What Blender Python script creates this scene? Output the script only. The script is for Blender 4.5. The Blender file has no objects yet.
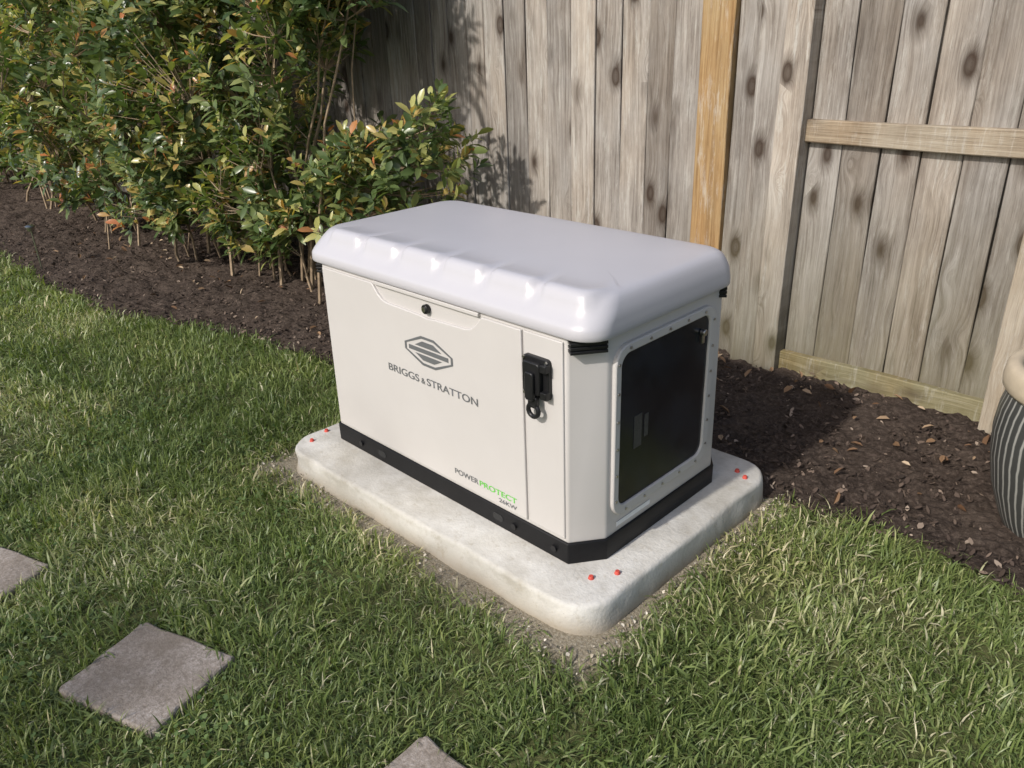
import bpy, bmesh, math, random
import numpy as np
from mathutils import Matrix, Vector
rng=np.random.default_rng(7); random.seed(7)
scene=bpy.context.scene; COL=bpy.context.collection

# ------------------------------------------------------------------ helpers
def link(ob,parent=None):
    COL.objects.link(ob)
    if parent is not None: ob.parent=parent
    return ob
def empty(name,loc=(0,0,0)):
    e=bpy.data.objects.new(name,None); e.empty_display_size=.1; COL.objects.link(e); e.location=loc; return e
def np_mesh(name,V,polys,mat,parent=None,attrs=None,smooth=False,matidx=None):
    """polys: list of int arrays (M,k)"""
    me=bpy.data.meshes.new(name); V=np.asarray(V,np.float32)
    me.vertices.add(len(V)); me.vertices.foreach_set('co',V.ravel())
    loops=np.concatenate([p.ravel() for p in polys]).astype(np.int32)
    sizes=np.concatenate([np.full(len(p),p.shape[1]) for p in polys]).astype(np.int32)
    starts=np.concatenate([[0],np.cumsum(sizes)[:-1]]).astype(np.int32)
    me.loops.add(len(loops)); me.loops.foreach_set('vertex_index',loops)
    me.polygons.add(len(sizes)); me.polygons.foreach_set('loop_start',starts); me.polygons.foreach_set('loop_total',sizes)
    me.polygons.foreach_set('use_smooth',np.full(len(sizes),smooth))
    for m in (mat if isinstance(mat,list) else [mat]): me.materials.append(m)
    me.update(calc_edges=True)
    if attrs:
        for k,a in attrs.items():
            at=me.attributes.new(k,'FLOAT','POINT'); at.data.foreach_set('value',np.asarray(a,np.float32))
    me.validate()
    return link(bpy.data.objects.new(name,me),parent)
def smooth_angle(ob,ang=35):
    for p in ob.data.polygons: p.use_smooth=True
    try: ob.data.set_sharp_from_angle(angle=math.radians(ang))
    except Exception: pass
def bevel(ob,w,seg=2,ang=30):
    m=ob.modifiers.new('b','BEVEL'); m.width=w; m.segments=seg; m.limit_method='ANGLE'; m.angle_limit=math.radians(ang)
    smooth_angle(ob,45); return ob
def loft(name,rings,mat,parent=None,cap_b=True,cap_t=True):
    n=len(rings[0]); V=[v for r in rings for v in r]; F=[]
    for i in range(len(rings)-1):
        for j in range(n):
            a=i*n+j; b=i*n+(j+1)%n; F.append((a,b,b+n,a+n))
    if cap_b: F.append(tuple(range(n))[::-1])
    if cap_t: F.append(tuple(range((len(rings)-1)*n,len(rings)*n)))
    me=bpy.data.meshes.new(name); me.from_pydata(V,[],F); me.materials.append(mat); me.update()
    return link(bpy.data.objects.new(name,me),parent)
def rrect(xa,xb,ya,yb,r,cs=6,es=1):
    pts=[]
    cor=[(xb-r,ya+r,-90),(xb-r,yb-r,0),(xa+r,yb-r,90),(xa+r,ya+r,180)]
    for k,(cx,cy,a0) in enumerate(cor):
        for i in range(cs+1):
            a=math.radians(a0+90*i/cs); pts.append((cx+r*math.cos(a),cy+r*math.sin(a)))
        nx,ny,na=cor[(k+1)%4]; a=math.radians(na); q=(nx+r*math.cos(a),ny+r*math.sin(a)); p=pts[-1]
        for i in range(1,es): t=i/es; pts.append((p[0]*(1-t)+q[0]*t,p[1]*(1-t)+q[1]*t))
    return pts
def plate(name,pts,axis,pos,th,mat,parent,bev=0,hole=None):
    """extruded polygon; axis 'F': pts=(x,z) front face towards -Y at y=pos ; axis 'R': pts=(y,z) face towards +X at x=pos; thickness goes inward"""
    if axis=='F': f=lambda p,d:(p[0],pos+d,p[1])
    elif axis=='R': f=lambda p,d:(pos-d,p[0],p[1])
    else: f=lambda p,d:(p[0],p[1],pos-d)
    bm=bmesh.new()
    if hole is None:
        a=[bm.verts.new(f(p,0)) for p in pts]; b=[bm.verts.new(f(p,th)) for p in pts]; n=len(pts)
        bm.faces.new(a); bm.faces.new(b[::-1])
        for i in range(n): bm.faces.new((a[i],b[i],b[(i+1)%n],a[(i+1)%n]))
    else:
        n=len(pts); R=[[bm.verts.new(f(p,d)) for p in q] for q,d in ((pts,0),(pts,th),(hole,th),(hole,0))]
        for k in range(4):
            a,b=R[k],R[(k+1)%4]
            for i in range(n): bm.faces.new((a[i],b[i],b[(i+1)%n],a[(i+1)%n]))
    bmesh.ops.recalc_face_normals(bm,faces=bm.faces)
    me=bpy.data.meshes.new(name); bm.to_mesh(me); bm.free(); me.materials.append(mat)
    ob=link(bpy.data.objects.new(name,me),parent)
    if bev: bevel(ob,bev,2)
    return ob
def rect(a,b,c,d): return [(a,c),(b,c),(b,d),(a,d)]
def cyl(name,loc,r,h,axis,mat,parent,seg=20,r2=None,bev=0):
    bm=bmesh.new(); bmesh.ops.create_cone(bm,cap_ends=True,segments=seg,radius1=r,radius2=r if r2 is None else r2,depth=h)
    if axis=='Y': bmesh.ops.rotate(bm,verts=bm.verts,matrix=Matrix.Rotation(math.radians(90),3,'X'))
    if axis=='X': bmesh.ops.rotate(bm,verts=bm.verts,matrix=Matrix.Rotation(math.radians(90),3,'Y'))
    bmesh.ops.translate(bm,verts=bm.verts,vec=loc)
    me=bpy.data.meshes.new(name); bm.to_mesh(me); bm.free(); me.materials.append(mat)
    ob=link(bpy.data.objects.new(name,me),parent)
    if bev: bevel(ob,bev,2)
    else: smooth_angle(ob,40)
    return ob
def vnoise(x,y,seed=0):
    x=np.asarray(x,float); y=np.asarray(y,float); xi=np.floor(x).astype(np.int64); yi=np.floor(y).astype(np.int64)
    fx=x-xi; fy=y-yi; fx=fx*fx*(3-2*fx); fy=fy*fy*(3-2*fy)
    def h(a,b):
        n=(a*374761393+b*668265263+seed*974634777)&0xffffffff
        n=((n^(n>>13))*1274126177)&0xffffffff
        return ((n^(n>>16))&0xffff)/65535.
    return (h(xi,yi)*(1-fx)+h(xi+1,yi)*fx)*(1-fy)+(h(xi,yi+1)*(1-fx)+h(xi+1,yi+1)*fx)*fy
def fbm(x,y,seed=0,o=4):
    s=0;a=.5;t=0
    for i in range(o): s=s+a*vnoise(x*2**i,y*2**i,seed+i); t+=a; a*=.5
    return s/t

# ------------------------------------------------------------------ materials
class M:
    def __init__(s,name,rough=.6,spec=.5):
        s.m=bpy.data.materials.new(name); s.m.use_nodes=True; s.t=s.m.node_tree; s.b=s.t.nodes['Principled BSDF']
        s.b.inputs['Roughness'].default_value=rough; s.b.inputs['Specular IOR Level'].default_value=spec
        s.o=s.t.nodes['Material Output']
    def n(s,t,**k):
        nd=s.t.nodes.new('ShaderNode'+t)
        for a,v in k.items():
            if hasattr(nd,a): setattr(nd,a,v)
            else: nd.inputs[a.replace('_',' ')].default_value=v
        return nd
    def l(s,a,b): s.t.links.new(a,b)
    def pos(s,scale=(1,1,1),off=None):
        g=s.n('NewGeometry'); mp=s.n('Mapping'); mp.inputs['Scale'].default_value=scale; s.l(g.outputs['Position'],mp.inputs[0]); return mp.outputs[0]
    def noise(s,vec,scale,detail=4,rough=.6,dist=0):
        n=s.n('TexNoise'); n.inputs['Scale'].default_value=scale; n.inputs['Detail'].default_value=detail; n.inputs['Roughness'].default_value=rough; n.inputs['Distortion'].default_value=dist
        if vec is not None: s.l(vec,n.inputs['Vector'])
        return n.outputs['Fac']
    def ramp(s,fac,stops):
        r=s.n('ValToRGB'); e=r.color_ramp.elements
        while len(e)<len(stops): e.new(.5)
        for i,(p,c) in enumerate(stops): e[i].position=p; e[i].color=(*c,1) if len(c)==3 else c
        s.l(fac,r.inputs[0]); return r.outputs[0]
    def math(s,op,a,b=None,clamp=False):
        n=s.n('Math'); n.operation=op; n.use_clamp=clamp
        for i,v in enumerate((a,b)):
            if v is None: continue
            if isinstance(v,(int,float)): n.inputs[i].default_value=v
            else: s.l(v,n.inputs[i])
        return n.outputs[0]
    def mix(s,fac,a,b,mode='MIX'):
        n=s.n('Mix'); n.data_type='RGBA'; n.blend_type=mode
        for i,v in ((0,fac),(6,a),(7,b)):
            if isinstance(v,(int,float)): n.inputs[i].default_value=v
            elif isinstance(v,tuple): n.inputs[i].default_value=(*v,1)
            else: s.l(v,n.inputs[i])
        return n.outputs[2]
    def attr(s,name):
        a=s.n('Attribute'); a.attribute_name=name; return a.outputs['Fac']
    def bump(s,h,strength=.3,dist=.01):
        b=s.n('Bump'); b.inputs['Strength'].default_value=strength; b.inputs['Distance'].default_value=dist; s.l(h,b.inputs['Height']); s.l(b.outputs[0],s.b.inputs['Normal'])
    def col(s,c):
        if isinstance(c,tuple): s.b.inputs['Base Color'].default_value=(*c,1)
        else: s.l(c,s.b.inputs['Base Color'])
def simple(name,c,rough=.5,spec=.5,var=.06,scale=8,metal=0,bumps=0):
    m=M(name,rough,spec); nz=m.noise(m.pos(),scale,5)
    lo=tuple(x*(1-var) for x in c); hi=tuple(min(1,x*(1+var)) for x in c)
    m.col(m.ramp(nz,[(.3,lo),(.7,hi)])); m.b.inputs['Metallic'].default_value=metal
    if bumps: m.bump(m.noise(m.pos(),900,2),bumps,.0006)
    return m.m
plastic=M('light_grey_powder_coat',.42,.4)
_n=plastic.noise(plastic.pos(),3,6); _z=plastic.n('SeparateXYZ'); plastic.l(plastic.pos(),_z.inputs[0])
_low=plastic.math('MULTIPLY',plastic.math('SUBTRACT',.34,_z.outputs[2]),2.2,True)
_d=plastic.math('MULTIPLY',_low,plastic.noise(plastic.pos(),14,6,.7),True)
plastic.col(plastic.mix(plastic.math('MULTIPLY',_d,.40),plastic.ramp(_n,[(.3,(.485,.465,.45)),(.7,(.515,.495,.48))]),(.38,.33,.27)))
plastic.bump(plastic.noise(plastic.pos(),1100,2),.12,.0005); plastic=plastic.m
lid_skytint=simple('lid_coat_skylight_tint',(.455,.447,.475),.33,.6,.02,4,0,.12)  # lid coat cooled and darkened, skylight on the top put into its colour
black=simple('black_powder_coat',(.007,.007,.008),.5,.25,.2,30,0,.3)
blackp=simple('black_plastic',(.010,.010,.011),.4,.35,.2,30)
steel=simple('steel',(.45,.44,.42),.3,.5,.1,40,1)
logo_g=simple('graphite_print',(.115,.12,.125),.45,.5,.05)
green_p=simple('green_print',(.12,.48,.06),.45,.5,.05)
sticker=simple('grey_sticker',(.05,.05,.05),.5,.5,.6,200)
whitest=simple('white_sticker',(.75,.75,.75),.5,.5,.1,60)
redm=simple('red_marking',(.50,.07,.05),.6,.4,.25,60)
seam=simple('dark_seam',(.03,.03,.03),.8,.2,.1)
vm=M('black_perforated_panel',.22,.35); vx=vm.n('TexVoronoi'); vx.inputs['Scale'].default_value=160; vx.inputs['Randomness'].default_value=0
vm.l(vm.pos(),vx.inputs['Vector']); vm.col(vm.mix(vm.ramp(vm.noise(vm.pos(),7,3,.6),[(.42,(0,0,0)),(.62,(1,1,1))]),vm.ramp(vx.outputs['Distance'],[(.30,(.0015,.0015,.002)),(.42,(.010,.011,.014))]),vm.ramp(vx.outputs['Distance'],[(.30,(.006,.007,.008)),(.42,(.018,.021,.027))]))); vent=vm.m

# wood
def wood(name,ramp_,axis='Z',knot=True,algae=True,warmth=.3,flk=.6):
    m=M(name,.85,.2); r=m.attr('rnd'); tone=m.attr('tone')
    g=m.n('NewGeometry'); cmb=m.n('CombineXYZ'); m.l(m.math('MULTIPLY',r,13.7),cmb.inputs[0]); m.l(m.math('MULTIPLY',r,31.3),cmb.inputs[2]); m.l(m.math('MULTIPLY',r,7.1),cmb.inputs[1])
    add=m.n('VectorMath'); add.operation='ADD'; m.l(g.outputs['Position'],add.inputs[0]); m.l(cmb.outputs[0],add.inputs[1]); P=add.outputs[0]
    def mp(sc):
        q=m.n('Mapping'); q.inputs['Scale'].default_value=sc; m.l(P,q.inputs[0]); return q.outputs[0]
    Z=axis=='Z'
    kn=m.n('TexVoronoi'); kn.inputs['Scale'].default_value=1; m.l(mp((8,.0,4.0) if Z else (4.2,.0,9)),kn.inputs['Vector']); kd=kn.outputs['Distance']
    infl=m.math('POWER',2.718,m.math('MULTIPLY',kd,-6.5))
    sx=m.n('SeparateXYZ'); m.l(P,sx.inputs[0])
    along,across=(sx.outputs[2],sx.outputs[0]) if Z else (sx.outputs[0],sx.outputs[2])
    low=m.noise(mp((4,2,.5) if Z else (.5,2,4)),1,2,.5)
    u=m.math('ADD',m.math('MULTIPLY',across,75),m.math('ADD',m.math('MULTIPLY',low,5),m.math('MULTIPLY',infl,7)))
    c2=m.n('CombineXYZ'); m.l(u,c2.inputs[0]); m.l(m.math('MULTIPLY',along,1.6),c2.inputs[1]); m.l(r,c2.inputs[2])
    gr=m.noise(c2.outputs[0],1.1,5,.72)
    fine=m.noise(mp((260,60,5) if Z else (5,60,260)),1,3,.7)
    patch=m.noise(mp((6,4,2.2)),1,7,.72)
    v=m.math('ADD',m.math('MULTIPLY',gr,.50),m.math('ADD',m.math('MULTIPLY',fine,.24),m.math('MULTIPLY',patch,.39)))
    c=m.ramp(v,ramp_)
    c=m.mix(1.0,c,m.ramp(tone,[(0,(.50,.48,.46)),(.5,(1,1,1)),(1,(1.38,1.34,1.28))]),'MULTIPLY')
    warm=m.ramp(m.noise(mp((3,3,1.2)),1,4,.6),[(.42,(0,0,0)),(.66,(1,1,1))])
    c=m.mix(m.math('MULTIPLY',warm,warmth*2),c,m.mix(1.0,c,(1.06,.84,.60),'MULTIPLY'))
    stn=m.ramp(m.noise(mp((18,8,1.3) if Z else (1.3,8,18)),1,5,.65),[(.30,(1,1,1)),(.46,(0,0,0))])
    c=m.mix(m.math('MULTIPLY',stn,.55),c,m.mix(1.0,c,(.45,.42,.40),'MULTIPLY'))
    fl=m.ramp(m.noise(mp((34,20,4)),1,6,.8),[(.53,(0,0,0)),(.64,(1,1,1))])
    c=m.mix(m.math('MULTIPLY',m.math('MULTIPLY',fl,tone),flk),c,(.55,.54,.50))
    if knot:
        sel=m.math('GREATER_THAN',kn.outputs['Color'],.42)
        ringk=m.ramp(kd,[(.0,(.75,.75,.75)),(.09,(.85,.85,.85)),(.15,(1,1,1)),(.22,(.5,.5,.5)),(.38,(0,0,0))])
        c=m.mix(m.math('MULTIPLY',m.math('MULTIPLY',ringk,sel),.93),c,(.042,.026,.017))
    if algae:
        s2=m.n('SeparateXYZ'); m.l(g.outputs['Position'],s2.inputs[0])
        lo=m.math('MULTIPLY',m.math('SUBTRACT',.95,s2.outputs[2]),1.1,True)
        rx=m.math('MULTIPLY',m.math('ADD',s2.outputs[0],2.2),2,True)
        c=m.mix(m.math('MULTIPLY',m.math('MULTIPLY',lo,rx),m.math('MULTIPLY',patch,1.0)),c,(.14,.13,.065))
        dirt=m.math('MULTIPLY',m.math('SUBTRACT',.16,s2.outputs[2]),4,True)
        c=m.mix(m.math('MULTIPLY',dirt,.6),c,(.05,.035,.022))
    m.col(c); m.bump(v,1.0,.008); return m.m
wood_grey=wood('weathered_cedar',[(.36,(.060,.050,.043)),(.47,(.178,.158,.140)),(.58,(.285,.265,.243)),(.74,(.43,.41,.385))],warmth=.15)
wood_yel=wood('new_cedar',[(.36,(.09,.05,.024)),(.48,(.27,.175,.085)),(.62,(.39,.28,.15)),(.78,(.39,.345,.27))],algae=False,warmth=.3,flk=.8)
wood_rail=wood('cedar_rail',[(.36,(.085,.058,.035)),(.48,(.22,.178,.13)),(.62,(.33,.285,.22)),(.8,(.43,.39,.33))],axis='X',algae=False,warmth=.25)
wood_moss=wood('mossy_cedar',[(.36,(.08,.065,.03)),(.48,(.18,.16,.085)),(.62,(.27,.245,.15)),(.8,(.37,.34,.25))],axis='X',algae=False)
wood_post=wood('post_cedar',[(.34,(.13,.10,.07)),(.48,(.28,.24,.185)),(.62,(.38,.335,.27)),(.8,(.46,.42,.36))],algae=False,warmth=.2)

# concrete
cm=M('pad_concrete',.85,.25); P=cm.pos(); a=cm.noise(P,6,8,.65); b=cm.noise(P,2,4,.5); sp=cm.n('TexVoronoi'); sp.inputs['Scale'].default_value=55; cm.l(P,sp.inputs['Vector'])
c=cm.ramp(a,[(.32,(.37,.35,.31)),(.5,(.52,.505,.47)),(.68,(.65,.64,.61))])
c=cm.mix(cm.ramp(b,[(.4,(0,0,0)),(.65,(.5,.5,.5))]),c,(.43,.40,.33))
c=cm.mix(cm.ramp(cm.noise(P,22,6,.75),[(.55,(0,0,0)),(.72,(.6,.6,.6))]),c,(.32,.28,.21))
z=cm.n('SeparateXYZ'); cm.l(P,z.inputs[0]); dz=cm.math('MULTIPLY',cm.math('SUBTRACT',cm.math('MULTIPLY',a,.11),z.outputs[2]),18,True)
c=cm.mix(cm.math('MULTIPLY',dz,.75),c,(.31,.255,.18))
c=cm.mix(cm.ramp(sp.outputs['Distance'],[(.03,(.6,.6,.6)),(.10,(0,0,0))]),c,(.24,.21,.17))
cm.col(c); cm.bump(cm.math('ADD',a,cm.math('MULTIPLY',cm.noise(P,90,4),.4)),.7,.007); concrete=cm.m
sm=M('paver_concrete',.9,.2); P=sm.pos(); a=sm.noise(P,110,6,.75); b=sm.noise(P,7,6,.7)
c=sm.ramp(a,[(.3,(.16,.13,.105)),(.5,(.34,.295,.255)),(.72,(.56,.50,.46))]); c=sm.mix(sm.ramp(b,[(.38,(0,0,0)),(.62,(.75,.75,.75))]),c,(.20,.165,.13))
sm.col(c); sm.bump(a,.8,.004); paver=sm.m

# ground soil below the turf
gm=M('ground_soil_and_thatch',.95,.1); P=gm.pos(); a=gm.noise(P,60,6,.75); b=gm.noise(P,2.5,4,.5)
c=gm.ramp(a,[(.3,(.065,.07,.03)),(.5,(.13,.14,.055)),(.7,(.27,.25,.13))]); c=gm.mix(gm.ramp(b,[(.4,(0,0,0)),(.7,(.5,.5,.5))]),c,(.10,.14,.045))
z=gm.n('SeparateXYZ'); gm.l(P,z.inputs[0])
dx=gm.math('SUBTRACT',gm.math('ABSOLUTE',gm.math('ADD',z.outputs[0],1.722)),.715); dy=gm.math('SUBTRACT',gm.math('ABSOLUTE',gm.math('SUBTRACT',z.outputs[1],1.705)),.51)
dd=gm.math('ADD',gm.math('MAXIMUM',dx,dy),gm.math('MULTIPLY',gm.math('SUBTRACT',gm.noise(P,9,4),.5),.16))
mk=gm.math('MULTIPLY',gm.math('SUBTRACT',.11,dd),16,True)
tan=gm.ramp(gm.noise(P,120,5,.9),[(.3,(.15,.12,.08)),(.5,(.37,.32,.235)),(.7,(.60,.55,.45))])
c=gm.mix(mk,c,tan)
gm.col(c); gm.bump(gm.noise(P,110,5,.8),.9,.014); ground_m=gm.m
# mulch
mm=M('dark_mulch_soil',.95,.12); P=mm.pos(); a=mm.noise(P,60,8,.8); b=mm.noise(P,4,5,.65)
c=mm.ramp(a,[(.30,(.018,.013,.010)),(.5,(.070,.052,.042)),(.70,(.19,.148,.12))]); c=mm.mix(mm.ramp(b,[(.42,(0,0,0)),(.72,(.45,.45,.45))]),c,(.15,.115,.09))
mm.col(c); mm.bump(a,1,.02); mulch_m=mm.m
def chipm(name,stops,rough=.8):
    m=M(name,rough,.2); m.col(m.ramp(m.attr('rnd'),stops)); return m.m
bark=chipm('bark_chips',[(0,(.025,.018,.014)),(.6,(.08,.058,.046)),(.9,(.17,.125,.095)),(1,(.34,.27,.21))])
dryleaf=chipm('dry_leaves',[(0,(.12,.065,.035)),(.5,(.26,.165,.095)),(1,(.42,.33,.23))],.7)
# grass / leaf materials with translucency
def leafm(name,stops,rough,trans=.35,spec=.4,patch=None):
    m=M(name,rough,spec); f=m.attr('rnd'); 
    c=m.ramp(f,stops)
    if patch:
        nz=m.noise(m.pos(),patch,5,.65); c=m.mix(1.0,c,m.ramp(nz,[(.3,(.70,.76,.66)),(.5,(1,1,1)),(.68,(1.32,1.20,1.15))]),'MULTIPLY')
    m.col(c); tr=m.n('BsdfTranslucent'); m.l(m.mix(1.0,c,(1.3,1.4,.6),'MULTIPLY'),tr.inputs[0])
    mx=m.n('MixShader'); mx.inputs[0].default_value=trans; m.l(m.b.outputs[0],mx.inputs[1]); m.l(tr.outputs[0],mx.inputs[2]); m.l(mx.outputs[0],m.o.inputs[0]); return m.m
grass_m=leafm('grass_blades',[(0,(.085,.125,.036)),(.4,(.165,.22,.068)),(.75,(.25,.305,.11)),(.88,(.36,.39,.18)),(.94,(.50,.47,.30)),(1,(.64,.59,.43))],.42,.3,.5,1.3)
clover_m=leafm('clover_leaves',[(0,(.07,.12,.035)),(1,(.15,.22,.07))],.5,.25,.35)
shrub_m=leafm('shrub_leaves',[(0,(.045,.078,.030)),(.4,(.10,.15,.055)),(.68,(.20,.245,.09)),(.82,(.44,.43,.15)),(.95,(.48,.34,.12)),(1,(.50,.16,.07))],.3,.32,.5)
twig_m=simple('shrub_bark',(.28,.21,.14),.8,.2,.35,30)
treebark=simple('tree_bark',(.12,.09,.065),.9,.2,.4,14)

# ------------------------------------------------------------------ ground
bx=np.array([-16,-9,-6.96,-5.82,-4.85,-4.13,-3.61,-3.14,-2.6,-1.5,-1.06,-.91,-.69,-.45,-.25,.4,3])
by=np.array([1.75,1.5,1.42,1.38,1.42,1.67,1.80,1.87,1.95,2.08,2.15,2.20,2.24,2.22,2.17,2.0,1.8])
bound=lambda x: np.interp(x,bx,by)+.07*(vnoise(x*7,x*0,3)-.5)
me=bpy.data.meshes.new('ground'); me.from_pydata([(-150,-150,0),(150,-150,0),(150,150,0),(-150,150,0)],[],[(0,1,2,3)]); me.materials.append(ground_m)
link(bpy.data.objects.new('ground',me))
xs=np.arange(-15,2.5,.022); ts=np.linspace(0,1,72); X,T=np.meshgrid(xs,ts,indexing='ij'); Y=bound(X)+(3.32-bound(X))*T
Zm=.006+.012*np.clip(T*10,0,1)+.045*(fbm(X*3,Y*3,5)-.35)*np.clip(T*6,0,1)+.055*(fbm(X*14,Y*14,9)-.5)*np.clip(T*10,0,1)+.014*(rng.random(X.shape)-.5)*np.clip(T*12,0,1)
Zm=np.maximum(Zm,.004)
nx,ny=X.shape; idx=np.arange(nx*ny).reshape(nx,ny); q=np.stack([idx[:-1,:-1],idx[1:,:-1],idx[1:,1:],idx[:-1,1:]],-1).reshape(-1,4)
np_mesh('mulch_bed',np.stack([X,Y,Zm],-1).reshape(-1,3),[q],mulch_m,smooth=False)
# bark bits
def chips(name,n,xr,yf,mat,smin,smax,z0,seed,flat=.5,parent=None,curl=0,XY=None,wr=(.25,.6)):
    r=np.random.default_rng(seed)
    if XY is None: x=r.uniform(*xr,n); b=bound(x); y=yf(r,x,b)
    else: x,y=XY; n=len(x)
    z=z0+(.045*(fbm(x*3,y*3,5)-.35) if XY is None else 0)+r.uniform(0,.012,n)
    L=r.uniform(smin,smax,n); W=L*r.uniform(*wr,n); an=r.uniform(0,6.283,n); t1=r.normal(0,flat,n); t2=r.normal(0,flat,n)
    ax=np.stack([np.cos(an)*np.cos(t1),np.sin(an)*np.cos(t1),np.sin(t1)],-1); side=np.stack([-np.sin(an)*np.cos(t2),np.cos(an)*np.cos(t2),np.sin(t2)],-1)
    up=np.cross(ax,side); c=np.stack([x,y,z],-1); K=[(-.5,0,0),(-.15,-.5,curl),(.25,-.4,curl),(.5,0,0),(.2,.45,curl),(-.2,.5,curl)]
    V=np.stack([c+ax*(L*k[0])[:,None]+side*(W*k[1])[:,None]+up*(L*k[2])[:,None] for k in K],1).reshape(-1,3)
    i=np.arange(n)[:,None]*6; F=np.concatenate([i+np.array([[0,1,2,3]]),i+np.array([[0,3,4,5]])])
    return np_mesh(name,V,[F],mat,attrs={'rnd':np.repeat(r.random(n)**1.3,6)},parent=parent)
chips('bark_mulch',22000,(-8,1.2),lambda r,x,b:b-.04+(3.16-b)*r.random(len(x)),bark,.004,.032,.014,1)
chips('fallen_leaves',360,(-7,.8),lambda r,x,b:b+.03+(3.08-b)*r.random(len(x))**.6,dryleaf,.02,.06,.034,2,.4,curl=.14)

# ------------------------------------------------------------------ lawn grass
PADC=(-1.722,1.705); PADH=(.718,.505)
stones=[(-1.75,.39,.165,.135,19),(-2.53,.185,.165,.14,19),(-.935,.605,.15,.15,2)]
def onstone(x,y,m):
    k=np.zeros(len(x),bool)
    for sx,sy,hx,hy,an in stones:
        ca,sa=math.cos(math.radians(an)),math.sin(math.radians(an)); u=(x-sx)*ca+(y-sy)*sa; v=-(x-sx)*sa+(y-sy)*ca
        k|=((np.abs(u)<hx+m)&(np.abs(v)<hy+m))
    return k
def padd(x,y): return np.maximum(np.abs(x-PADC[0])-PADH[0],np.abs(y-PADC[1])-PADH[1])
def grass():
    cells=[]
    for (x0,x1,y0,y1,d,w,h) in [(-3.2,.6,-.15,2.3,18000,.0033,.043),(-5.2,-3.2,-.15,2.0,9500,.0043,.045),(-8.5,-5.2,-.4,1.6,4000,.0065,.048),(-15,-8.5,-1,1.9,1200,.01,.05),(.6,2.5,-.5,2.3,2500,.005,.045),(-5,2.5,-1.6,-.15,1800,.006,.045)]:
        n=int((x1-x0)*(y1-y0)*d); x=rng.uniform(x0,x1,n); y=rng.uniform(y0,y1,n); cells.append((x,y,np.full(n,w),np.full(n,h)))
    x,y,w,h=[np.concatenate(c) for c in zip(*cells)]
    k=y<bound(x)+rng.normal(0,.03,len(x))
    dd=padd(x,y)
    k&=(dd>.012+.095*fbm(x*6,y*6,21)*np.where(y<1.3,1.25,.6)+rng.normal(0,.024,len(x)))&(dd>.006)
    k&=~onstone(x,y,.001+.008*(fbm(x*15,y*15,8)-.5))
    clump=fbm(x*8,y*8,31,3); k&=rng.random(len(x))<(.42+1.1*np.clip((clump-.25)*2,0,1))
    x,y,w,h,clump,dd=x[k],y[k],w[k],h[k],clump[k],dd[k]; n=len(x)
    coarse=rng.random(n)<.08*(.3+1.4*(fbm(x*2.3,y*2.3,77,3)>.52))
    L=h*(.42+1.0*rng.random(n)+.45*coarse)*(.65+.7*clump)*np.clip(.5+dd*6,.5,1); w=w*rng.uniform(.5,1.5,n)*np.where(coarse,1.7,1)
    fld=fbm(x*3.2,y*3.2,41,3)*6.283*2.2; an=fld+rng.normal(0,1.6,n); lean=np.abs(rng.normal(.75,.5,n))
    dirv=np.stack([np.cos(an),np.sin(an),np.zeros(n)],-1); tw=an+np.pi/2+rng.normal(0,.7,n); sd=np.stack([np.cos(tw),np.sin(tw),np.zeros(n)],-1)
    up=np.array([0,0,1.]); b=np.stack([x,y,np.zeros(n)],-1)
    def P(t):
        a=lean*(.35+t*1.25); 
        return b+dirv*(L*t*np.sin(np.minimum(a,1.9)))[:,None]+up*(L*t*np.maximum(np.cos(np.minimum(a,1.75)),.05)+.001)[:,None]
    p0,p1,p2,p3=P(0),P(.38),P(.72),P(1.); W=(w*.5)[:,None]
    V=np.stack([p0-sd*W,p0+sd*W,p1-sd*W,p1+sd*W,p2-sd*W*.7,p2+sd*W*.7,p3],1).reshape(-1,3)
    i=np.arange(n)[:,None]*7
    F4=np.concatenate([i+np.array([[0,1,3,2]]),i+np.array([[2,3,5,4]])]); F3=i+np.array([[4,5,6]])
    pt=fbm(x*1.7,y*1.7,61,4)
    r=np.clip(rng.random(n)*.78+(pt-.5)*.7+.06,0,.88); dry=rng.random(n)<(.045+.17*np.clip((pt-.5)*5,0,1)+.3*np.clip(1-dd/.2,0,1)); r=np.where(dry,rng.uniform(.88,1,n),r)
    return np_mesh('lawn_grass',V,[F4,F3],grass_m,attrs={'rnd':np.repeat(r,7)},smooth=True)
grass()
# clover patches in the near turf
cr=np.random.default_rng(55); nc=30; cxs=cr.uniform(-3.4,.2,nc); cys=cr.uniform(-.1,1.5,nc); q=cr.integers(0,nc,1900)
cX=cxs[q]+cr.normal(0,.09,1900); cY=cys[q]+cr.normal(0,.07,1900); kk=(padd(cX,cY)>.10)&~onstone(cX,cY,.01)
chips('clover_patch',0,None,None,clover_m,.009,.016,.022,56,.4,XY=(cX[kk],cY[kk]),wr=(.75,1.0))
# gravel crumbs round the pad
gx=PADC[0]+cr.uniform(-.86,.86,6500); gy=PADC[1]+cr.uniform(-.68,.68,6500); kk=(padd(gx,gy)>.012)&(padd(gx,gy)<.10)
grav=chipm('gravel_bits',[(0,(.18,.145,.10)),(.6,(.42,.37,.29)),(1,(.66,.61,.52))])
chips('pad_gravel',0,None,None,grav,.004,.014,.003,57,.6,XY=(gx[kk],gy[kk]),wr=(.6,1.0),curl=.2)

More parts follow.
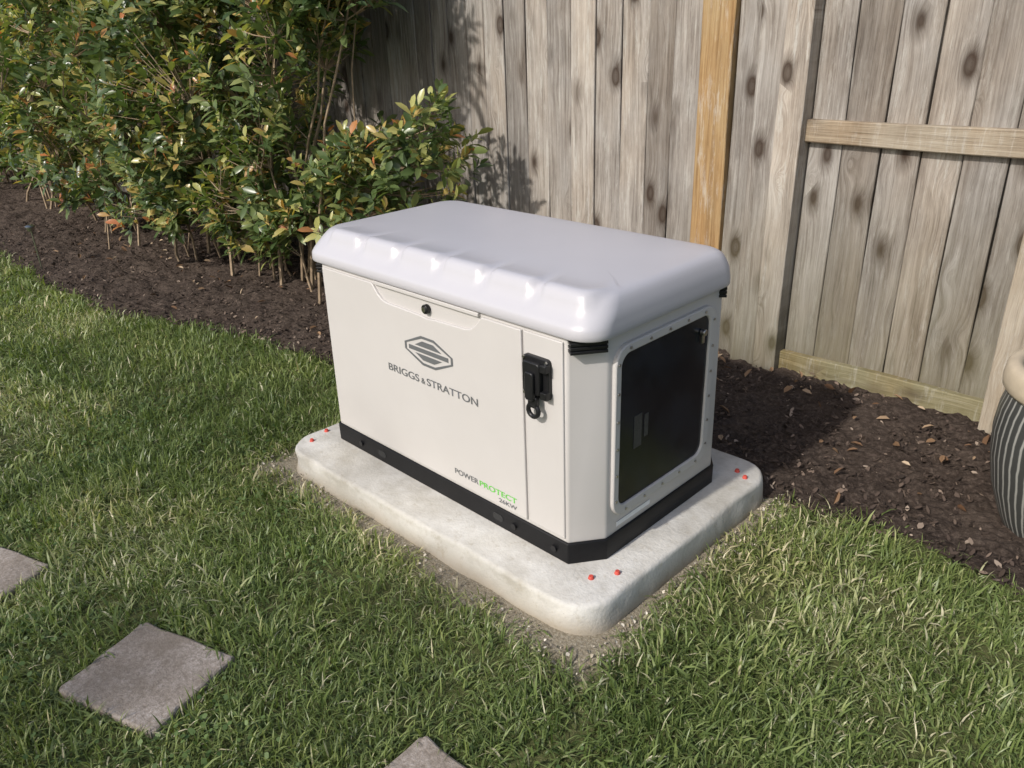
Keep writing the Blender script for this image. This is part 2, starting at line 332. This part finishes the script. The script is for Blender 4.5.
# stepping stones
for i,(sx,sy,hx,hy,an) in enumerate(stones):
    pts=rrect(-hx,hx,-hy,hy,.012,3,6); ca,sa=math.cos(math.radians(an)),math.sin(math.radians(an))
    rings=[]
    for zz,ins in ((-.02,0),(.014,0),(.019,.002),(.022,.007)):
        rings.append([(sx+(p[0]*(1-ins/hx))*ca-(p[1]*(1-ins/hy))*sa+.0025*math.sin(j*2.3),sy+(p[0]*(1-ins/hx))*sa+(p[1]*(1-ins/hy))*ca+.0025*math.cos(j*1.7),zz) for j,p in enumerate(pts)])
    loft('stepping_stone',rings,paver)

# ------------------------------------------------------------------ concrete pad
def padrings():
    rings=[]
    for zz,ins in ((-.01,-.004),(.02,-.002),(.05,.001),(.074,.003),(.083,.005),(.0875,.009),(.09,.015)):
        pts=rrect(-2.440+ins,-1.008-ins,1.188+ins,2.220-ins,.115-ins*.5,8,26)
        rg=[]
        for j,p in enumerate(pts):
            t=(p[0]+2.44)/1.44; yy=p[1]+(.035*t*(1-min(1,(p[1]-1.188)/1.0)))
            k=.018*(float(fbm(p[0]*8,p[1]*8+zz*30,5,3))-.5)
            rg.append((p[0]+k*(1 if p[0]>-1.7 else -1),yy-k,zz))
        rings.append(rg)
    return rings
pad=loft('concrete_pad',padrings(),concrete); smooth_angle(pad,60)
markers=empty('marking_screws')
for (x,y) in [(-1.105,1.36),(-1.065,1.425),(-1.10,2.12),(-1.06,2.10),(-2.405,1.36),(-2.38,1.28)]:
    cyl('screw',(x,y,.0945),.009,.009,'Z',redm,markers,10,.006)

# ------------------------------------------------------------------ generator
gen=empty('standby_generator',(0,0,0))
X0,X1,Y0,Y1=-2.372,-1.131,1.368,2.048; ZB,ZT,ZL=.0905,.158,.770
def chamf(xa,xb,ya,yb,cx,cy,z): return [(xa+cx,ya,z),(xb-cx,ya,z),(xb,ya+cy,z),(xb,yb-.05,z),(xb-.04,yb,z),(xa+cx,yb,z),(xa,yb-cy,z),(xa,ya+cy,z)]
o=.006
bs=loft('base_skirt',[chamf(X0-o,X1+o,Y0-o,Y1+o,.066,.092,ZB),chamf(X0-o,X1+o,Y0-o,Y1+o,.066,.092,ZT)],black,gen); bevel(bs,.003,2)
bd=loft('body',[chamf(X0,X1,Y0,Y1,.064,.088,ZT-.004),chamf(X0+.016,X1-.004,Y0+.002,Y1-.008,.064,.088,ZL+.03)],plastic,gen); bevel(bd,.007,3)
# door panel with handle recess at the top
zt=.757
pr=[(-2.295,.170),(-1.346,.170),(-1.350,zt),(-1.50,zt),(-1.525,.727),(-1.545,.712),(-1.57,.706),(-1.70,.702),(-1.735,.698),(-1.77,.702),(-1.93,.706),(-1.955,.712),(-1.975,.727),(-2.0,zt),(-2.280,zt)]
plate('service_door',pr,'F',Y0-.007,.02,plastic,gen,.003)
plate('side_panel',[(-1.338,.170),(-1.203,.170),(-1.207,zt),(-1.342,zt)],'F',Y0-.005,.02,plastic,gen,.003)
plate('recess_lip',[(-1.99,zt-.002),(-1.51,zt-.002),(-1.51,zt+.010),(-1.99,zt+.010)],'F',Y0-.009,.012,plastic,gen,.002)
cyl('key_lock_ring',(-1.737,Y0-.006,.728),.0145,.014,'Y',blackp,gen,24,None,.002)
cyl('key_lock_core',(-1.737,Y0-.014,.728),.008,.006,'Y',steel,gen,20)
# lid
def lid():
    prof=[(.768,.008,.008),(.771,.002,.002),(.774,0,0),(.786,.0,.0),(.797,.001,.001),(.803,.004,.002),(.811,.011,.003),(.823,.023,.005),(.835,.035,.009),(.847,.047,.014),(.858,.058,.020),(.865,.066,.027),(.870,.075,.036),(.8725,.085,.046),(.874,.10,.060),(.876,.15,.10),(.878,.21,.16),(.879,.26,.22)]
    rings=[]
    for i,(z,f,s) in enumerate(prof):
        pts=rrect(X0-.006+s,X1+.024-s,Y0-.012+f,Y1-.012-s,max(.075-s*.3,.03),7,90)
        rg=[]
        for (x,y) in pts:
            w=0
            if 7<=i<=14 and y<Y0+.16 and -2.28<x<-1.14:
                ph=((x+2.28)/1.14*6)%1; w=min(1,max(0,(min(ph,1-ph)-.06)/.07)); w=w*w*(3-2*w)*{7:.0,8:.2,9:.55,10:.95,11:1,12:1,13:.85,14:.3}[i]
            rg.append((x,y-.015*w,z+.0115*w))
        rings.append(rg)
    ob=loft('lid',rings,lid_skytint,gen); smooth_angle(ob,70); return ob
lid()
# black corner vents under lid
def obox(name,c,sz,rotz,mat,parent,bev=.0015):
    bm=bmesh.new(); bmesh.ops.create_cube(bm,size=1); bmesh.ops.scale(bm,verts=bm.verts,vec=sz); bmesh.ops.rotate(bm,verts=bm.verts,matrix=Matrix.Rotation(rotz,3,'Z')); bmesh.ops.translate(bm,verts=bm.verts,vec=c)
    me=bpy.data.meshes.new(name); bm.to_mesh(me); bm.free(); me.materials.append(mat); ob=link(bpy.data.objects.new(name,me),parent); bevel(ob,bev,2); return ob
an=math.atan2(.088,.064)
for k,(cx,cy,ra) in enumerate([(X1-.030,Y0+.038,an),(X1-.028,Y1-.036,-an),(X0+.045,Y0+.04,-an)]):
    for j in range(3): obox('corner_vent_slat',(cx,cy,.736+j*.0115),(.096,.036,.0075),ra,blackp,gen,.001)
    obox('corner_vent_back',(cx,cy,.748),(.092,.028,.032),ra,black,gen,.001)
# latch
plate('latch_plate',rrect(-1.335,-1.243,.585,.70,.012,4,1),'F',Y0-.018,.014,blackp,gen,.002)
plate('latch_body',rrect(-1.322,-1.262,.60,.690,.01,4,1),'F',Y0-.034,.018,blackp,gen,.003)
plate('latch_lever',rrect(-1.306,-1.276,.585,.665,.008,4,1),'F',Y0-.044,.012,blackp,gen,.003)
for zz in (.605,.68): obox('latch_knuckle',(-1.25,Y0-.025,zz),(.02,.018,.02),0,blackp,gen)
for (xx,zz) in [(-1.328,.693),(-1.25,.693),(-1.328,.592)]: cyl('latch_bolt',(xx,Y0-.020,zz),.004,.005,'Y',steel,gen,8)
bpy.ops.mesh.primitive_torus_add(major_radius=.018,minor_radius=.0065,location=(-1.288,Y0-.03,.553),rotation=(math.radians(90),0,0)); t=bpy.context.object; t.name='padlock_ring'; t.data.materials.append(blackp); t.parent=gen
plate('latch_tail',rrect(-1.303,-1.272,.562,.595,.006,3,1),'F',Y0-.036,.014,blackp,gen,.002)
# printing
def text(s,x0,x1,z,h,mat,name,off=.012):
    cu=bpy.data.curves.new(name,'FONT'); cu.body=s; cu.size=1; cu.extrude=.0; cu.offset=off; tmp=bpy.data.objects.new(name,cu); COL.objects.link(tmp); bpy.context.view_layer.update()
    dg=bpy.context.evaluated_depsgraph_get(); me=bpy.data.meshes.new_from_object(tmp.evaluated_get(dg)); COL.objects.unlink(tmp)
    co=np.array([v.co[:] for v in me.vertices]); mn,mx=co.min(0),co.max(0)
    for v in me.vertices:
        u=(v.co.x-mn[0])/(mx[0]-mn[0]); w=(v.co.y-mn[1])/(mx[1]-mn[1]); v.co=(x0+u*(x1-x0),Y0-.0082,z+w*h)
    me.materials.clear(); me.materials.append(mat); return link(bpy.data.objects.new(name,me),gen)
text('BRIGGS',-1.952,-1.797,.476,.025,logo_g,'lettering_a'); text('&',-1.787,-1.768,.476,.019,logo_g,'lettering_b'); text('STRATTON',-1.760,-1.530,.476,.025,logo_g,'lettering_c')
text('POWER',-1.655,-1.548,.206,.019,logo_g,'lettering_d'); text('PROTECT',-1.543,-1.385,.206,.019,green_p,'lettering_e'); text('26KW',-1.46,-1.385,.184,.014,logo_g,'lettering_f')
cx,cz=-1.742,.588
out=[(-.112,.012),(-.030,.048),(.030,.048),(.112,.012),(.112,-.012),(.030,-.048),(-.030,-.048),(-.112,-.012)]
plate('emblem_outline',[(cx+a,cz+b) for a,b in out],'F',Y0-.0082,.001,logo_g,gen,0,[(cx+a*.92,cz+b*.83) for a,b in out])
plate('emblem_bar',[(cx-.062,cz+.013),(cx+.062,cz+.013),(cx+.026,cz+.031),(cx-.026,cz+.031)],'F',Y0-.0082,.001,logo_g,gen)
plate('emblem_bar',[(cx-.092,cz-.007),(cx+.092,cz-.007),(cx+.092,cz+.007),(cx-.092,cz+.007)],'F',Y0-.0082,.001,logo_g,gen)
plate('emblem_bar',[(cx-.026,cz-.031),(cx+.026,cz-.031),(cx+.062,cz-.013),(cx-.062,cz-.013)],'F',Y0-.0082,.001,logo_g,gen)
# vent side
xr=X1
plate('vent_frame',rrect(1.472,1.948,.212,.728,.055,8,1),'R',xr+.010,.03,plastic,gen,.004,rrect(1.497,1.915,.243,.702,.035,8,1))
plate('vent_panel',rrect(1.494,1.918,.24,.705,.036,8,1),'R',xr+.003,.02,vent,gen)
fr=[(1.484,.27+i*.082) for i in range(6)]+[(1.931,.27+i*.082) for i in range(6)]+[(1.53+i*.088,.227) for i in range(5)]+[(1.53+i*.088,.715) for i in range(5)]
for y,z_ in fr: cyl('vent_screw',(xr+.0115,y,z_),.0042,.004,'X',steel,gen,8)
plate('caution_label',rect(1.565,1.60,.40,.50),'R',xr+.0045,.001,sticker,gen)
plate('caution_label',rect(1.612,1.63,.42,.49),'R',xr+.0045,.001,sticker,gen)
cyl('vent_latch',(xr+.012,1.875,.655),.010,.016,'X',steel,gen,16,None,.002); plate('vent_latch_tab',rect(1.869,1.881,.622,.65),'R',xr+.014,.006,steel,gen,.001)
plate('rating_strip',rect(1.50,1.66,.176,.190),'R',xr+.0016,.001,whitest,gen)
# base details
for x in (-2.17,-1.40,-1.24): cyl('base_bolt',(x,Y0-.009,.124),.010,.008,'Y',blackp,gen,12)
for x in (-2.05,-1.47): plate('lifting_slot',rrect(x-.022,x+.022,.112,.136,.012,4,1),'F',Y0-.0072,.003,seam,gen)

# ------------------------------------------------------------------ fence
FY=lambda x:3.143+.0217*(x+2.338)
fence=empty('wooden_fence')
class Boards:
    def __init__(s): s.V=[];s.F=[];s.r=[];s.t=[];s.n=0
    def add(s,x0,x1,z0,z1,yf,th,tone=.5,horiz=False):
        r=rng.random(); ph=rng.uniform(0,6,4); N=14
        rg=[]
        for i in range(N+1):
            t=i/N
            if horiz:
                x=x0+(x1-x0)*t; a=z0+.003*math.sin(ph[0]+t*9); b=z1+.003*math.sin(ph[1]+t*7); y=yf(x)+.002*math.sin(ph[2]+t*5)
                ring=[(x,y+.004,a),(x,y,a+.004),(x,y,b-.004),(x,y+.004,b),(x,y+th,b),(x,y+th,a)]
            else:
                z=z0+(z1-z0)*t; a=x0+.0025*math.sin(ph[0]+t*7); b=x1+.0025*math.sin(ph[1]+t*8); w=.005*math.sin(ph[2]+t*3)
                ring=[(a,yf(a)+.003+w,z),(a+.003,yf(a)+w,z),(b-.003,yf(b)+w,z),(b,yf(b)+.003+w,z),(b,yf(b)+th,z),(a,yf(a)+th,z)]
            rg.append(ring)
        for ring in rg: s.V+=ring
        for i in range(N):
            for j in range(6): a=s.n+i*6+j; b=s.n+i*6+(j+1)%6; s.F.append((a,b,b+6,a+6))
        k=6*(N+1); s.F.append(tuple(s.n+j for j in range(6))[::-1]); s.F.append(tuple(s.n+N*6+j for j in range(6)))
        s.r+=[r]*k; s.t+=[tone]*k; s.n+=k
    def build(s,name,mat):
        me=bpy.data.meshes.new(name); me.from_pydata(s.V,[],s.F); me.materials.append(mat)
        for nm,a in (('rnd',s.r),('tone',s.t)): at=me.attributes.new(nm,'FLOAT','POINT'); at.data.foreach_set('value',np.array(a,np.float32))
        return link(bpy.data.objects.new(name,me),fence)
B=Boards(); BK=Boards()  # BK: dark-toned battens added behind the gaps to block light through them
x=-1.975
while x>-17:
    w=rng.uniform(.13,.158); B.add(x-w,x-.004,.03,1.85+rng.uniform(-.004,.004),FY,.018,float(np.clip(rng.normal(.52,.15),.2,.85))); BK.add(x-.03,x+.03,.03,1.8,lambda q:FY(q)+.024,.012,.1); x-=w
B.add(-1.818,-1.70,.02,1.85,lambda x:FY(x)-.01,.02,.45)
B.add(-1.583,-1.476,-.01,1.86,lambda x:FY(x)-.075,.09,.98)
B.add(-1.70,-1.586,-.01,1.86,lambda x:FY(x)-.055,.03,.6)
BK.add(-1.85,-1.79,.03,1.8,lambda q:FY(q)+.024,.012,.1)
x=-1.474
for w in (.135,.15,.145,.14,.15,.14,.15,.14,.15,.145,.15,.14,.15,.14,.15):
    B.add(x+.004,x+w,.06,1.82,lambda x:FY(x)+.0,.018,float(np.clip(rng.normal(.42,.18),.1,.8))); BK.add(x-.025,x+.025,.06,1.8,lambda q:FY(q)+.024,.012,.1); x+=w
B.build('boards',wood_grey); BK.build('gap_darkening_battens',wood_grey)
Yb=Boards(); Yb.add(-1.973,-1.822,-.01,1.86,lambda x:FY(x)-.03,.05,.5); Yb.build('replacement_board',wood_yel)
R=Boards(); R.add(-1.475,.62,1.01,1.10,lambda x:FY(x)-.04,.038,.55,True); R.build('rail',wood_rail)
R2=Boards(); R2.add(-1.475,-.645,.005,.115,lambda x:FY(x)-.035,.033,.42,True); R2.build('kick_board',wood_moss)
PS=Boards(); PS.add(-.64,-.545,-.02,1.95,lambda x:FY(x)-.10,.098,.6); PS.build('gate_post',wood_post)
R3=Boards(); 
for zz in (.35,1.55): R3.add(-17,-1.6,zz,zz+.085,lambda x:FY(x)+.038,.038,.4,True)
R3.build('rear_rails',wood_grey)

# ------------------------------------------------------------------ shrubs
def tube(V,F,pts,r0,r1,seg=5):
    n0=len(V); pts=[Vector(p) for p in pts]
    for i,p in enumerate(pts):
        d=(pts[min(i+1,len(pts)-1)]-pts[max(i-1,0)]).normalized(); a=d.orthogonal().normalized(); b=d.cross(a); r=r0+(r1-r0)*i/(len(pts)-1)
        for k in range(seg): t=6.283*k/seg; V.append(tuple(p+a*r*math.cos(t)+b*r*math.sin(t)))
    for i in range(len(pts)-1):
        for k in range(seg): a=n0+i*seg+k; b=n0+i*seg+(k+1)%seg; F.append((a,b,b+seg,a+seg))
def shrub(base,blobs,nst,nwh,seed,leaf=.058,warm=.0,name='shrub',r0=.011,spread=.30,trunk=None,thr=.38,zmin=.10,mat=None):
    par=empty(name,(base[0],base[1],0)); r=np.random.default_rng(seed); off=np.array([base[0],base[1],0])
    V=[];F=[]
    vol=np.array([b[3]*b[4]*b[5] for b in blobs]); vol=vol/vol.sum()
    def rp(shell=False):
        while True:
            b=blobs[r.choice(len(blobs),p=vol)]; d=r.normal(size=3); d/=np.linalg.norm(d); rad=r.random()**(.34 if not shell else .2)
            p=np.array(b[:3])+d*rad*np.array(b[3:])*(0.8+.4*float(vnoise(d[0]*3+seed,d[2]*3+d[1]*2,seed)))
            if p[2]>zmin and p[1]<3.03 and float(fbm(p[0]*2.6+p[1]*2,p[2]*2.6,seed+3,2))>thr: return p
    stems=[]
    if trunk: tube(V,F,[(0,0,-.05),(.03,0,trunk*.3),(-.02,.03,trunk*.65),(0,0,trunk)],.17,.11,12)
    for i in range(nst):
        s=np.array([base[0]+r.normal(0,spread),base[1]+r.normal(0,.10),0.]) if not trunk else np.array([base[0],base[1],trunk*r.uniform(.8,.99)])
        e=rp(True)
        if e[2]<.6: e[2]+=.7
        m=s*.5+e*.5+np.array([r.normal(0,.06),r.normal(0,.05),.1*r.normal()]); m[:2]=s[:2]*.62+m[:2]*.38
        pts=[s*(1-t)**2+2*m*t*(1-t)+e*t*t+np.array([r.normal(0,.012),r.normal(0,.012),0])*(t>0) for t in np.linspace(0,1,9)]; stems.append(pts); tube(V,F,[p-off for p in pts],r0*r.uniform(.5,1.3),.003)
    SP=np.array([p for st in stems for p in st[2:]])
    tp=np.array([rp(r.random()<.6) for _ in range(nwh)])
    dirs=[]
    for p in tp:
        d=np.linalg.norm(SP-p,axis=1)+np.maximum(0,SP[:,2]-p[2]+.05)*2; q=SP[np.argmin(d)]; v=p-q; ln=np.linalg.norm(v)+1e-6
        m=(p+q)/2+np.array([0,0,-.04*ln]); tube(V,F,[q-off,m-off,p-off],.0035,.0018,3); dd=v/ln*.7+np.array([0,0,.6])+r.normal(0,.25,3); dirs.append(dd/np.linalg.norm(dd))
    me=bpy.data.meshes.new('stems'); me.from_pydata(V,[],F); me.materials.append(mat or twig_m); ob=link(bpy.data.objects.new('stems',me),par)
    nl=9; D=np.repeat(np.array(dirs),nl,0); C=np.repeat(tp,nl,0)-off; n=len(D)
    ref=np.where(np.abs(D[:,2:3])<.9,np.array([[0,0,1.]]),np.array([[1.,0,0]])); A=np.cross(D,ref); A/=np.linalg.norm(A,axis=1)[:,None]; Bv=np.cross(D,A)
    k=np.tile(np.arange(nl),len(tp)); th=k*2.4+r.normal(0,.3,n); el=.15+.9*(k/nl)+r.normal(0,.2,n)
    rad=A*np.cos(th)[:,None]+Bv*np.sin(th)[:,None]; ax=rad*np.cos(el)[:,None]+D*np.sin(el)[:,None]
    st=C-D*((1-k/nl)*.11)[:,None]; sd=np.cross(ax,D); sd/=np.linalg.norm(sd,axis=1)[:,None]+1e-6; nr=np.cross(sd,ax)
    L=leaf*r.uniform(.6,1.25,n); W=L*r.uniform(.34,.48,n); L=L[:,None];W=W[:,None]
    dr=np.array([0,0,-1.])*(L*r.uniform(.0,.25,(n,1)))
    mid1=st+ax*L*.42-nr*L*.02; mid2=st+ax*L*.75-nr*L*.03+dr*.5; tip=st+ax*L+dr-nr*L*.06
    Vv=np.stack([st,mid1-sd*W*.44+nr*W*.12,mid1,mid1+sd*W*.44+nr*W*.12,mid2-sd*W*.38+nr*W*.10,mid2,mid2+sd*W*.38+nr*W*.10,tip],1).reshape(-1,3)
    i=np.arange(n)[:,None]*8
    F3=np.concatenate([i+np.array([[0,1,2]]),i+np.array([[0,2,3]]),i+np.array([[4,7,5]]),i+np.array([[5,7,6]])]); F4=np.concatenate([i+np.array([[1,4,5,2]]),i+np.array([[2,5,6,3]])])
    base_c=np.repeat(r.random(len(tp)),nl); rn=np.clip(.5*base_c+.42*r.random(n),0,.84); new=np.repeat(r.random(len(tp))<.20+warm,nl)&(k>nl*.45); rn=np.where(new,r.uniform(.76,1,n)**1.0,rn); rn=np.where(r.random(n)<.03,.88+.1*r.random(n),rn)
    np_mesh('foliage',Vv,[F3,F4],shrub_m,parent=par,attrs={'rnd':np.repeat(rn,8)},smooth=True)
shrub((-4.38,2.43),[(-4.15,2.5,1.35,.85,.5,.8),(-3.42,2.6,.95,.50,.34,.40),(-3.75,2.65,1.6,.45,.33,.5),(-4.65,2.3,.55,.45,.3,.35),(-4.3,2.6,1.95,.7,.4,.45),(-4.0,2.5,.6,.6,.35,.35)],16,1400,11,.088,.06)
shrub((-5.5,2.35),[(-5.4,2.3,1.25,.85,.55,.85),(-5.6,2.05,.62,.65,.35,.32),(-5.3,2.5,1.9,.8,.4,.4)],14,1050,12,.088,.10)
shrub((-6.9,2.3),[(-6.8,2.25,1.25,1.0,.6,.85),(-6.7,2.3,1.9,.9,.5,.4),(-6.9,2.0,.6,.8,.3,.3)],14,1050,13,.088,.10)
shrub((-8.6,2.35),[(-8.5,2.3,1.25,1.2,.65,.95),(-8.4,2.3,1.9,1.0,.5,.5)],12,900,14,.09)
shrub((-10.6,2.4),[(-10.5,2.3,1.3,1.3,.7,1.1)],12,700,15,.10)
shrub((-12.6,2.4),[(-12.6,2.2,1.3,1.3,.8,1.2)],12,600,16,.11)
# garden tree standing behind the photographer, its crown throws dappled shade on the near lawn
shrub((-3.4,-6.6),[(-3.0,-6.3,5.0,1.6,1.2,.8),(-2.2,-6.0,5.0,.9,.8,.5),(-4.6,-6.6,4.6,1.1,1.1,.7),(-3.2,-6.9,5.9,1.3,1.1,.7)],7,95,30,.12,0,'garden_tree',.04,.1,3.2,.40,2.5,treebark)

# ------------------------------------------------------------------ stake light and pot
st=empty('garden_stake_light',(-6.19,1.47,0))
cyl('stake',(0,0,.14),.006,.30,'Z',steel,st,8); cyl('head',(0,0,.30),.022,.03,'Z',steel,st,16,.03,.002); cyl('cap',(0,0,.322),.034,.008,'Z',steel,st,16,.02)
pm=M('striped_glaze',.35,.5); tc=pm.n('TexCoord'); s_=pm.n('SeparateXYZ'); pm.l(tc.outputs['Object'],s_.inputs[0])
ang=pm.math('ARCTAN2',s_.outputs[1],s_.outputs[0]); w=pm.math('SINE',pm.math('ADD',pm.math('MULTIPLY',ang,52),pm.math('MULTIPLY',pm.noise(pm.pos(),8,3),3)))
pm.col(pm.ramp(w,[(.2,(.045,.047,.045)),(.6,(.09,.093,.09)),(.85,(.27,.27,.25))])); potm=pm.m
rimm=simple('cream_rim_glaze',(.46,.39,.29),.45,.4,.14,14)
soil=simple('potting_soil',(.03,.02,.014),.95,.1,.5,80)
pot=empty('planter_pot',(-.268,2.575,0))
def ring(r,z,n=48): return [(r*math.cos(6.2832*i/n),r*math.sin(6.2832*i/n),z) for i in range(n)]
b=loft('bowl',[ring(r,z) for r,z in [(.135,0),(.142,.01),(.165,.06),(.198,.15),(.219,.25),(.226,.33),(.222,.40),(.212,.445),(.206,.46)]],potm,pot,True,False); smooth_angle(b,50)
b=loft('rim',[ring(r,z) for r,z in [(.200,.452),(.218,.456),(.228,.468),(.231,.49),(.228,.525),(.220,.538),(.205,.543),(.190,.538),(.186,.52),(.186,.46)]],rimm,pot,False,False); smooth_angle(b,60)
loft('soil',[ring(.188,.49),ring(.10,.50)],soil,pot,False,True)

# ------------------------------------------------------------------ camera
yaw,pitch,roll,f=-.7952,.4288,-.0364,788.4
fw=Vector((math.sin(yaw)*math.cos(pitch),math.cos(yaw)*math.cos(pitch),-math.sin(pitch))); r=Vector((math.cos(yaw),-math.sin(yaw),0)); u=r.cross(fw)
r2=r*math.cos(roll)+u*math.sin(roll); u2=-r*math.sin(roll)+u*math.cos(roll)
cam=bpy.data.cameras.new('camera'); co=bpy.data.objects.new('camera',cam); COL.objects.link(co)
mw=Matrix((( r2.x,u2.x,-fw.x,0),(r2.y,u2.y,-fw.y,0),(r2.z,u2.z,-fw.z,1.48),(0,0,0,1))); co.matrix_world=mw
cam.sensor_width=36; cam.lens=f/1024*36; cam.clip_end=600; cam.clip_start=.02; scene.camera=co

# ------------------------------------------------------------------ light
SUN_AZ=math.radians(184); SUN_EL=math.radians(38)   # azimuth measured clockwise from +Y
w=bpy.data.worlds.new('World'); scene.world=w; w.use_nodes=True; nt=w.node_tree; bg=nt.nodes['Background']
sk=nt.nodes.new('ShaderNodeTexSky'); sk.sky_type='NISHITA'; sk.sun_disc=False; sk.sun_elevation=SUN_EL; sk.sun_rotation=SUN_AZ; sk.dust_density=2.5
nt.links.new(sk.outputs[0],bg.inputs[0]); bg.inputs[1].default_value=.15
sd=Vector((math.sin(SUN_AZ)*math.cos(SUN_EL),math.cos(SUN_AZ)*math.cos(SUN_EL),math.sin(SUN_EL)))
L=bpy.data.lights.new('sun','SUN'); L.energy=3.6; L.angle=math.radians(1.8); L.color=(1,.95,.885); lo=bpy.data.objects.new('sun',L); COL.objects.link(lo)
lo.rotation_euler=sd.to_track_quat('Z','Y').to_euler()
scene.view_settings.view_transform='Standard'; scene.view_settings.look='None'; scene.view_settings.exposure=0
